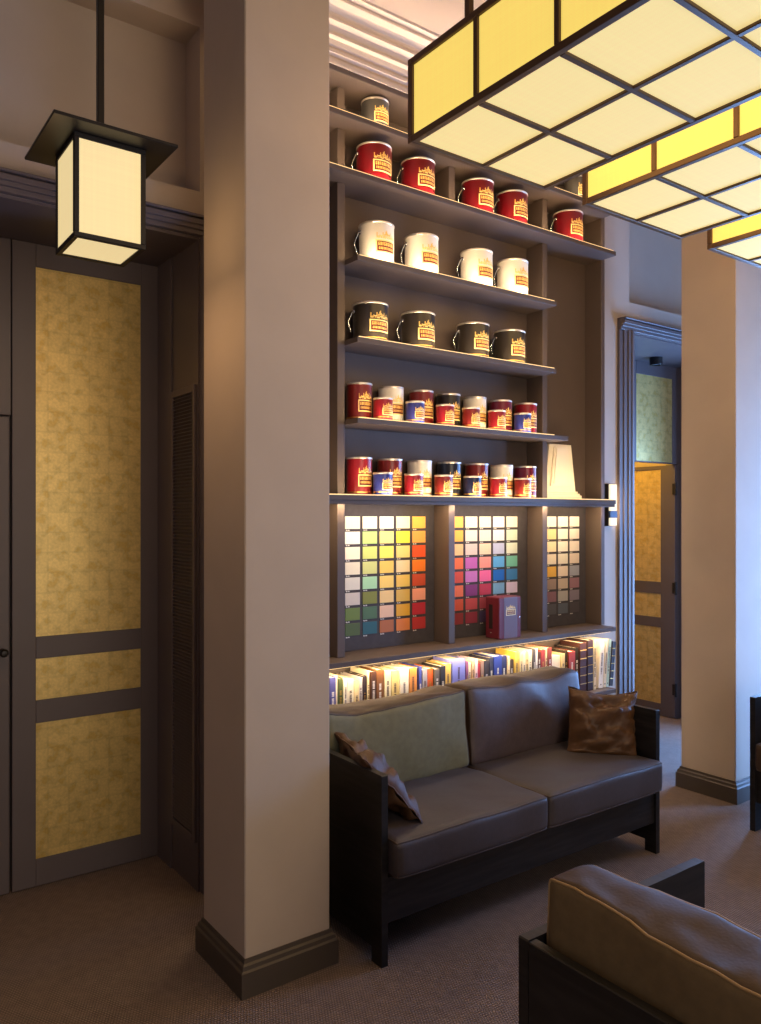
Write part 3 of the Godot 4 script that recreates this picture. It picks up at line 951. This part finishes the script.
func build_sofas() -> void:
	var D := 0.655
	# two-seat sofa in front of the bookcase
	var x0 := 1.60
	var x1 := 3.190
	var w := x1 - x0
	var s := thing("sofa", "two-seat dark oak sofa with taupe seat cushions before the bookcase", "sofa", Vector3((x0 + x1) / 2, 0, -2.19 - D / 2))
	seat_frame(s, w, D)
	var inner := w - 0.058
	for k in 2:
		var cw := inner / 2 - 0.002
		var cx := (-0.5 + k) * inner / 2
		var f := cushion_shape(Vector3(cw, 0.135, 0.60), 0.024, Vector3(0.0, 0.014, 0.008), 24, 51 + k, 0.008)
		cushion(s, "seat_cushion", Vector3(cx, 0.3005 + 0.070, D / 2 + 0.045 - 0.30), f, 24, mat("seat_fabric"), mat("seat_fabric"), mat("seat_fabric"), mat("dark_piping"), true)
		var g := cushion_shape(Vector3(cw - 0.004, 0.345, 0.17), 0.022, Vector3(0.0, 0.004, 0.030), 26, 61 + k, 0.016, 0.025, 0.022 if k == 0 else 0.012)
		cushion(s, "back_cushion", Vector3(cx, 0.43 + 0.178, -D / 2 + 0.028 + 0.125), g, 26, mat("olive_velvet") if k == 0 else mat("plum_leather"), mat("leather"), mat("leather"), mat("dark_piping"))
	# armchairs facing each other across the carpet
	var names_ := ["dark oak armchair with a brown leather back cushion seen from behind", "dark oak armchair standing beside the column near the windows"]
	var pos := [Vector3(1.227 + D / 2, 0, -1.1855 + 0.42), Vector3(3.782 + D / 2, 0, -2.085 + 0.42)]
	for k in 2:
		var a := thing("armchair", names_[k], "armchair", pos[k], PI / 2 if k == 0 else -PI / 2)
		seat_frame(a, 0.84, D)
		var f := cushion_shape(Vector3(0.778, 0.135, 0.60), 0.024, Vector3(0.0, 0.014, 0.008), 24, 71 + k, 0.008)
		cushion(a, "seat_cushion", Vector3(0, 0.3005 + 0.070, D / 2 + 0.02 - 0.30), f, 24, mat("seat_fabric"), mat("leather"), mat("seat_fabric"), mat("dark_piping"), true)
		var g := cushion_shape(Vector3(0.776, 0.35, 0.155), 0.016, Vector3(0.0, 0.006, 0.012), 26, 81 + k, 0.014, -0.008, 0.012)
		cushion(a, "back_cushion", Vector3(0, 0.43 + 0.172, -D / 2 + 0.030 + 0.088), g, 26, mat("leather"), mat("leather"), mat("tan_cloth"), mat("piping"))
	# leather pillows on the sofa
	pillow("throw_pillow", "crumpled brown leather pillow leaning in the sofa corner by the doorway end", 0.32, 0.15, Vector3(3.055, 0.572, -2.41), Basis(Vector3.UP, -0.72) * Basis(Vector3.RIGHT, -0.26) * Basis(Vector3.BACK, -0.06), mat("pillow_leather"), 91)
	pillow("throw_pillow", "brown leather pillow leaning on the sofa arm beside the column", 0.36, 0.10, Vector3(1.745, 0.572, -2.42), Basis(Vector3.UP, 1.3) * Basis(Vector3.RIGHT, -0.72), mat("pillow_leather"), 93)

# ---------------------------------------------------------------- paint cans
func can_meshes(r: float, h: float) -> Dictionary:
	var key := "can%.4f,%.4f" % [r, h]
	if not meshes.has(key):
		var body := st_new()
		lathe(body, [Vector2(0, 0.002), Vector2(r * 0.95, 0.002), Vector2(r * 0.985, 0.0), Vector2(r, 0.003), Vector2(r, 0.006), Vector2(r * 0.985, 0.009), Vector2(r * 0.985, h - 0.008)], 40)
		var rim := st_new()
		lathe(rim, [Vector2(r * 0.985, h - 0.009), Vector2(r * 1.01, h - 0.007), Vector2(r * 1.015, h - 0.003), Vector2(r * 1.0, h), Vector2(r * 0.93, h), Vector2(r * 0.90, h - 0.006), Vector2(r * 0.80, h - 0.007), Vector2(r * 0.78, h - 0.003), Vector2(0, h - 0.003)], 40)
		# crest print on the front (+z)
		var lab := st_new()
		var n := 12
		var a0 := -0.74
		var a1 := 0.74
		var rr := r * 0.985 + 0.0006
		var y0 := h * 0.20
		var y1 := h * 0.82
		for i in n:
			var q := []
			for e in [[i, 0], [i, 1], [i + 1, 1], [i + 1, 0]]:
				var t := float(e[0]) / n
				var a := lerpf(a0, a1, t)
				q.append([Vector3(sin(a) * rr, y1 if e[1] else y0, cos(a) * rr), Vector3(sin(a), 0, cos(a)), Vector2(t, 0.0 if e[1] else 1.0)])
			for j in [0, 1, 2, 0, 2, 3]:
				lab.set_normal(q[j][1])
				lab.set_uv(q[j][2])
				lab.add_vertex(q[j][0])
		var bail := st_new()
		var pts := []
		for i in 49:
			var t := i / 48.0
			var a := -PI / 2 - 0.25 - (PI - 0.5) * t
			var e := minf(t, 1.0 - t)
			var out := r + 0.005 + 0.017 * clampf(1.0 - absf(e - 0.065) / 0.065, 0.0, 1.0)
			pts.append(Vector3(sin(a) * out, h * 0.80 - h * 0.5 * clampf(e / 0.13, 0.0, 1.0), cos(a) * out))
		tube(bail, pts, 0.0021, 6)
		var ear := st_new()
		lathe(ear, [Vector2(0, 0.008), Vector2(0.004, 0.008), Vector2(0.0075, 0.004), Vector2(0.010, 0.0), Vector2(0.010, -0.003)], 16)
		var line := st_new()
		lathe(line, [Vector2(r * 0.985 + 0.0007, 0.014), Vector2(r * 0.985 + 0.0007, 0.019)], 40)
		meshes[key] = {"body": body.commit(), "rim": rim.commit(), "label": lab.commit(), "bail": bail.commit(), "ear": ear.commit(), "line": line.commit()}
	return meshes[key]

func can(label: String, at: Vector3, r: float, h: float, c: Color, group: String, handle: bool, banded := false, turn := 0.0) -> void:
	var t := thing("paint_can", label, "paint can", at, turn, group)
	var ms := can_meshes(r, h)
	var bm := mat("enamel_%s" % c.to_html(false), c, 0.28)
	part(t, "body", ms.body, bm)
	part(t, "rim", ms.rim, mat("tin"))
	part(t, "crest_print", ms.label, mat("crest"))
	if banded:
		part(t, "gold_line", ms.line, mat("brass"))
	if handle:
		part(t, "handle", ms.bail, mat("steel"))
		for s in [0.25, PI - 0.25]:
			var a: float = -PI / 2 - s
			part(t, "handle_ear", ms.ear, mat("steel"), Vector3(sin(a) * r * 0.985, h * 0.80, cos(a) * r * 0.985), Vector3(PI / 2, a, 0))

func build_cans() -> void:
	var red := col(108, 14, 23)
	var crimson := col(140, 24, 36)
	var white := col(236, 228, 214)
	var black := col(44, 38, 34)
	var grey := col(78, 74, 72)
	var brown := col(118, 32, 30)
	var maroon := col(104, 20, 42)
	var blue := col(44, 52, 128)
	var navy := col(22, 28, 62)
	var ink := col(28, 30, 44)
	var nth := ["first", "second", "third", "fourth", "fifth"]
	var at := 0
	for p in [375.0, 576.0]:
		at += 1
		can("charcoal paint can on the top shelf, at the %s" % ["gold door end", "open doorway end"][at - 1], Vector3(px_x(p, -2.95), Y1 + 0.001, -2.95), 0.064, 0.145, grey, "charcoal cans on the top shelf", false)
	at = 0
	for p in [374.0, 418.0, 477.5, 512.0, 568.0]:
		at += 1
		can("glossy red paint can with wire handle, %s in its row from the gold door end" % nth[at - 1], Vector3(px_x(p, -2.955), Y2 + 0.001, -2.955), 0.082, 0.178, red, "red cans with handles", true)
	at = 0
	for p in [376.5, 421.5, 476.5, 512.5]:
		at += 1
		can("white paint can with wire handle, %s in its row from the gold door end" % nth[at - 1], Vector3(px_x(p, -2.955), Y3 + 0.001, -2.955), 0.082, 0.190, white, "white cans with handles", true)
	at = 0
	for p in [370.5, 418.0, 473.0, 509.5]:
		at += 1
		can("black paint can with wire handle, %s in its row from the gold door end" % nth[at - 1], Vector3(px_x(p, -2.955), Y4 + 0.001, -2.955), 0.082, 0.178, black, "black cans with handles", true, true)
	# two shelves of large cans with small ones in front
	var rows := [
		[Y5, "upper", [[359.2, brown, "red-brown"], [391.0, white, "white"], [421.3, brown, "red-brown"], [448.3, black, "black"], [474.7, white, "white"], [500.5, maroon, "maroon"], [525.5, crimson, "bright red"]],
			[[383.0, crimson, "red"], [415.0, blue, "blue"], [445.0, crimson, "red"], [471.0, brown, "rust-brown"], [496.7, crimson, "red"], [522.4, blue, "blue"]]],
		[Y6, "lower", [[359.2, crimson, "bright red"], [389.7, brown, "red-brown"], [419.5, white, "white"], [449.0, ink, "blue-black"], [476.5, brown, "red-brown"], [501.5, white, "white"], [525.0, maroon, "maroon"]],
			[[382.8, blue, "blue"], [413.8, crimson, "red"], [443.6, brown, "rust-brown"], [472.4, navy, "navy"], [498.3, crimson, "red"], [522.6, brown, "rust-brown"]]],
	]
	for r in rows:
		var where: String = "%s crowded shelf" % r[1]
		for i in 7:
			var e: Array = r[2][i]
			var lab: String = "large %s paint can standing alone on the %s" % [e[2], where] if i == 0 else "large %s can behind a small %s can%s, %s" % [e[2], r[3][i - 1][2], (", beside a blue-black can" if i == 2 else ", beside a maroon can") if e[2] == "white" and r[1] == "lower" else "", where]
			can(lab, Vector3(px_x(e[0], -3.0), r[0] + 0.001, -3.0), 0.0605, 0.176, e[1], "cans on the %s crowded shelf" % r[1], false, true)
		for i in 6:
			var e: Array = r[3][i]
			can("small %s can before a large %s can%s, %s" % [e[2], r[2][i + 1][2], (", beside a blue one" if i == 1 else ", beside a navy one") if e[2] == "red" and r[1] == "lower" else "", where], Vector3(px_x(e[0], -2.912), r[0] + 0.001, -2.912), 0.0455, 0.106, e[1], "cans on the %s crowded shelf" % r[1], false, true)

# ---------------------------------------------------------------- books
func build_books() -> void:
	# [picture columns of the spine from / to, height, colour, colour name, lean in degrees]
	var B := [
		[326, 330, 0.29, [215, 205, 190], "grey", 0], [330, 336.2, 0.28, [74, 74, 140], "violet-blue", 0], [336.4, 338.8, 0.285, [240, 226, 190], "cream", 0], [339, 344, 0.27, [82, 92, 50], "moss green", 0], [344.2, 348.2, 0.265, [244, 234, 214], "white", 0],
		[348.4, 354.8, 0.26, [240, 230, 205], "ivory", 0], [355, 360, 0.25, [232, 210, 160], "buff", 0], [360.2, 363.8, 0.26, [198, 192, 190], "pale grey", 0], [364, 368, 0.265, [52, 38, 38], "black", 0],
		[368.4, 370.8, 0.285, [240, 226, 190], "cream", 0], [371, 376.4, 0.28, [74, 44, 28], "dark brown", 0], [376.7, 384.4, 0.285, [124, 78, 36], "tan-brown", 0], [384.8, 391.6, 0.275, [240, 226, 186], "cream", 0], [392, 399.6, 0.27, [238, 214, 140], "pale yellow", 0],
		[400, 409, 0.275, [244, 236, 216], "white", 0], [410, 417.8, 0.27, [222, 146, 66], "orange", 0], [420, 423, 0.27, [66, 76, 158], "blue", 0], [423.2, 428.2, 0.255, [160, 156, 164], "grey", 0], [428.5, 434.4, 0.255, [206, 96, 40], "rust orange", 0],
		[435, 440, 0.25, [96, 88, 84], "dark grey", 0], [440.2, 445.6, 0.26, [40, 38, 42], "black", 0], [446, 452, 0.265, [226, 190, 96], "yellow", 0], [452.4, 465.6, 0.28, [122, 128, 208], "lavender-blue", 0], [466, 468.8, 0.265, [128, 74, 118], "purple", 0],
		[469, 472, 0.255, [238, 222, 190], "cream", 0], [472.2, 475, 0.26, [232, 196, 150], "peach", 0], [475.2, 478, 0.27, [226, 196, 206], "pink", 0], [478.2, 481, 0.245, [180, 50, 66], "red", 0], [481.2, 484.8, 0.255, [150, 122, 108], "brown-grey", 0],
		[485, 489.8, 0.255, [52, 46, 46], "black", 0], [490, 493.8, 0.265, [50, 52, 74], "slate", 0], [494, 502, 0.27, [44, 62, 150], "bright blue", 0], [502.2, 507.6, 0.265, [46, 48, 92], "navy", 0], [508, 510.6, 0.26, [236, 214, 170], "cream", 0],
		[510.8, 514.8, 0.24, [70, 54, 36], "dark brown", 0], [515, 519.6, 0.28, [222, 186, 80], "golden yellow", 0], [520, 523, 0.27, [240, 220, 160], "pale yellow", 0], [523.2, 526, 0.275, [242, 228, 196], "cream", 0], [526.2, 529.4, 0.27, [236, 208, 140], "straw", 0],
		[529.6, 533.2, 0.275, [244, 236, 214], "ivory", 0], [533.4, 535.8, 0.28, [90, 84, 84], "dark grey", 0], [536, 538, 0.28, [240, 236, 230], "white", 0], [538.2, 541, 0.26, [88, 44, 30], "dark brown", 0], [541.2, 545.2, 0.27, [172, 58, 42], "red", 0],
		[545.4, 547.8, 0.275, [238, 206, 160], "peach", 0], [548, 552, 0.275, [134, 56, 36], "red-brown", 0], [552.4, 561.6, 0.225, [242, 234, 222], "white", 0], [562, 565.6, 0.23, [228, 204, 150], "buff", 0], [566, 569.2, 0.245, [60, 48, 36], "black-brown", 0],
		[569.5, 576, 0.235, [150, 52, 40], "brick red", 0], [576.4, 579.8, 0.25, [50, 44, 42], "black", 0], [580.4, 586.8, 0.275, [72, 38, 32], "banded dark leather", 0], [587.8, 593.4, 0.285, [58, 32, 30], "banded black leather", 0], [594, 597, 0.28, [238, 214, 168], "cream", 0],
		[597.6, 602, 0.275, [244, 236, 224], "white", 4], [602.4, 605.4, 0.275, [238, 222, 190], "ivory", 5], [605.8, 608.4, 0.27, [196, 220, 200], "pale green", 6], [608.8, 612.4, 0.255, [48, 46, 58], "banded slate leather", 7],
	]
	var seen := {}
	for i in B.size():
		var e: Array = B[i]
		var zs := -2.90
		var xa := px_x(e[0], zs)
		var xb := px_x(e[1], zs)
		if i == 0:
			xb -= 0.002
		var wd := maxf(xb - xa - 0.002, 0.006)
		var ht: float = e[2]
		var dp := rng.randf_range(0.13, 0.155)
		var set_back := rng.randf_range(0.0, 0.01)
		var thick := "thin" if wd < 0.021 else ("thick" if wd > 0.036 else "slim")
		var lab: String
		if i == 0:
			lab = "thick grey book half hidden behind the column, beside the violet-blue book"
		elif i == B.size() - 1:
			lab = "banded slate leather book leaning at the end of the row beside a pale green book"
		else:
			lab = "%s %s book between the %s one and the %s one" % [thick, e[4], B[i - 1][4], B[i + 1][4]]
		if seen.has(lab):
			lab += ", " + ["slightly taller", "slightly shorter"][i % 2]
		seen[lab] = true
		var t := thing("book", lab, "book", Vector3((xa + xb) / 2, Y_BOOK + 0.001, zs - dp / 2 - set_back), 0.0, "books on the low lit shelf")
		if e[5] != 0:
			t.rotation.z = deg_to_rad(-e[5])
			t.position.x += 0.012
			t.position.y += wd * 0.5 * sin(deg_to_rad(e[5]))
		var c := col(e[3][0], e[3][1], e[3][2])
		var cm := mat("book_%s" % c.to_html(false), c, 0.55)
		var ct := minf(0.0022, wd * 0.16)
		var st := st_new()
		for s in [-1, 1]:
			cbox(st, Vector3(s * (wd / 2 - ct / 2) - ct / 2, 0, -dp / 2), Vector3(s * (wd / 2 - ct / 2) + ct / 2, ht, dp / 2), 0.0006)
		cbox(st, Vector3(-wd / 2, 0, dp / 2 - ct), Vector3(wd / 2, ht, dp / 2 + 0.001), 0.001)
		part(t, "cover", st.commit(), cm)
		part(t, "pages", box_mesh(Vector3(wd - 2 * ct - 0.0004, ht - 0.008, dp - ct - 0.006), 0.0), mat("paper"), Vector3(0, ht / 2, -0.002))
		# spine print: title letters or raised bands
		var lum := c.get_luminance()
		var banded: bool = e[4].begins_with("banded")
		var ink := mat("brass") if banded or (i % 5 == 3 and lum < 0.5) else (mat("white_print") if lum < 0.45 else mat("ink", col(80, 56, 46), 0.6))
		var sp := st_new()
		if banded:
			for y in [0.16, 0.33, 0.5, 0.67, 0.84]:
				cbox(sp, Vector3(-wd / 2 - 0.0005, ht * y, dp / 2 + 0.0012), Vector3(wd / 2 + 0.0005, ht * y + 0.004, dp / 2 + 0.003), 0.0008)
			part(t, "raised_bands", sp.commit(), ink)
		elif wd > 0.011:
			var y := ht * rng.randf_range(0.22, 0.34)
			var top := ht * rng.randf_range(0.7, 0.86)
			var lw := minf(wd * 0.42, 0.011)
			while y < top:
				var step := rng.randf_range(0.004, 0.0075)
				if rng.randf() > 0.14:
					cbox(sp, Vector3(-lw / 2, y, dp / 2 + 0.0008), Vector3(lw / 2, y + step * 0.62, dp / 2 + 0.0014), 0.0)
				y += step
			cbox(sp, Vector3(-lw / 3, ht * 0.06, dp / 2 + 0.0008), Vector3(lw / 3, ht * 0.09, dp / 2 + 0.0014), 0.0)
			part(t, "spine_lettering", sp.commit(), ink).set_meta("kind", "stuff")

# ---------------------------------------------------------------- small things
func build_small_things() -> void:
	# maroon box binder on the ledge
	var b := thing("box_binder", "maroon box binder with a grey-violet cover and small crest on the ledge", "binder", Vector3(2.94, Y_LEDGE + 0.001, -2.95))
	var ma := mat("maroon_cloth", col(104, 24, 38), 0.55)
	span(b, "case", Vector3(-0.08, 0, -0.05), Vector3(0.08, 0.214, 0.05), ma, 0.004)
	span(b, "cover_panel", Vector3(-0.044, 0.001, 0.0495), Vector3(0.052, 0.213, 0.0512), mat("grey_violet", col(112, 92, 104), 0.6), 0.0005)
	span(b, "finger_slot", Vector3(-0.081, 0.05, -0.022), Vector3(-0.0795, 0.175, 0.004), mat("slot_black", col(26, 16, 16), 0.8), 0.0)
	for e in [[Vector3(-0.0805, 0.03, -0.01), Vector3(0, 0, PI / 2)], [Vector3(0.066, 0.105, 0.0505), Vector3(PI / 2, 0, 0)]]:
		var r := st_new()
		lathe(r, [Vector2(0, 0.003), Vector2(0.003, 0.0025), Vector2(0.0045, 0.0), Vector2(0.0045, -0.002)], 14)
		part(b, "rivet", r.commit(), mat("steel"), e[0], e[1])
	var cr := st_new()
	for q in [[[-0.034, 0.115, 0, 1], [-0.034, 0.178, 0, 0], [0.042, 0.178, 1, 0]], [[-0.034, 0.115, 0, 1], [0.042, 0.178, 1, 0], [0.042, 0.115, 1, 1]]]:
		for p in q:
			cr.set_normal(Vector3.BACK)
			cr.set_uv(Vector2(p[2], p[3]))
			cr.add_vertex(Vector3(p[0], p[1], 0.0517))
	part(b, "crest_print", cr.commit(), mat("crest"))
	# plaster pilaster sample in the end bay
	var p := thing("plaster_pedestal", "cream plaster tapered pedestal sample beside the small paint cans", "plaster sample", Vector3(3.441, Y6 + 0.001, -3.02))
	var pm := mat("plaster")
	var taper := func(z0: float, z1: float, y0: float, y1: float, w0: float, w1: float) -> Mesh:
		var st := st_new()
		var ol := PackedVector2Array([Vector2(-w0, y0), Vector2(w0, y0), Vector2(w1, y1), Vector2(-w1, y1)])
		extrude(st, ol, z0, z1, func(u, v, w): return Vector3(u, v, w))
		return st.commit()
	part(p, "shaft", taper.call(-0.03, 0.018, 0.048, 0.312, 0.128, 0.090), pm)
	part(p, "raised_panel", taper.call(0.018, 0.026, 0.075, 0.30, 0.088, 0.056), pm)
	part(p, "raised_panel", taper.call(0.026, 0.030, 0.09, 0.29, 0.066, 0.040), pm)
	for e in [[0.0, 0.026, 0.162, 0.036], [0.026, 0.036, 0.152, 0.031], [0.036, 0.048, 0.140, 0.026]]:
		span(p, "base_step", Vector3(-e[2], e[0], -0.034), Vector3(e[2], e[1], e[3]), pm, 0.002)
	# wall sconce beside the bookcase
	var s := thing("wall_sconce", "slim lit box sconce with a dark case on the wall strip by the doorway", "sconce", Vector3(3.947, 1.495, ZW))
	span(s, "case", Vector3(-0.0335, 0, 0.0), Vector3(0.0335, 0.256, 0.040), mat("black_metal"), 0.002)
	span(s, "lit_glass", Vector3(-0.031, 0.003, 0.040), Vector3(0.0335, 0.050, 0.052), mat("sconce_glass"), 0.002)
	span(s, "lit_glass", Vector3(-0.031, 0.092, 0.040), Vector3(0.0335, 0.253, 0.052), mat("sconce_glass"), 0.002)
	span(s, "metal_band", Vector3(-0.0335, 0.050, 0.040), Vector3(0.0345, 0.092, 0.054), mat("blued_steel", col(60, 74, 104), 0.5, 0.2), 0.002)
	area("sconce_light", Vector3(3.947, 1.64, ZW + 0.058), Vector3(0, 0, 1), Vector2(0.06, 0.2), LED, 0.1)
	area("sconce_light", Vector3(3.985, 1.62, ZW + 0.03), Vector3(1, 0, 0), Vector2(0.03, 0.22), LED, 0.05)
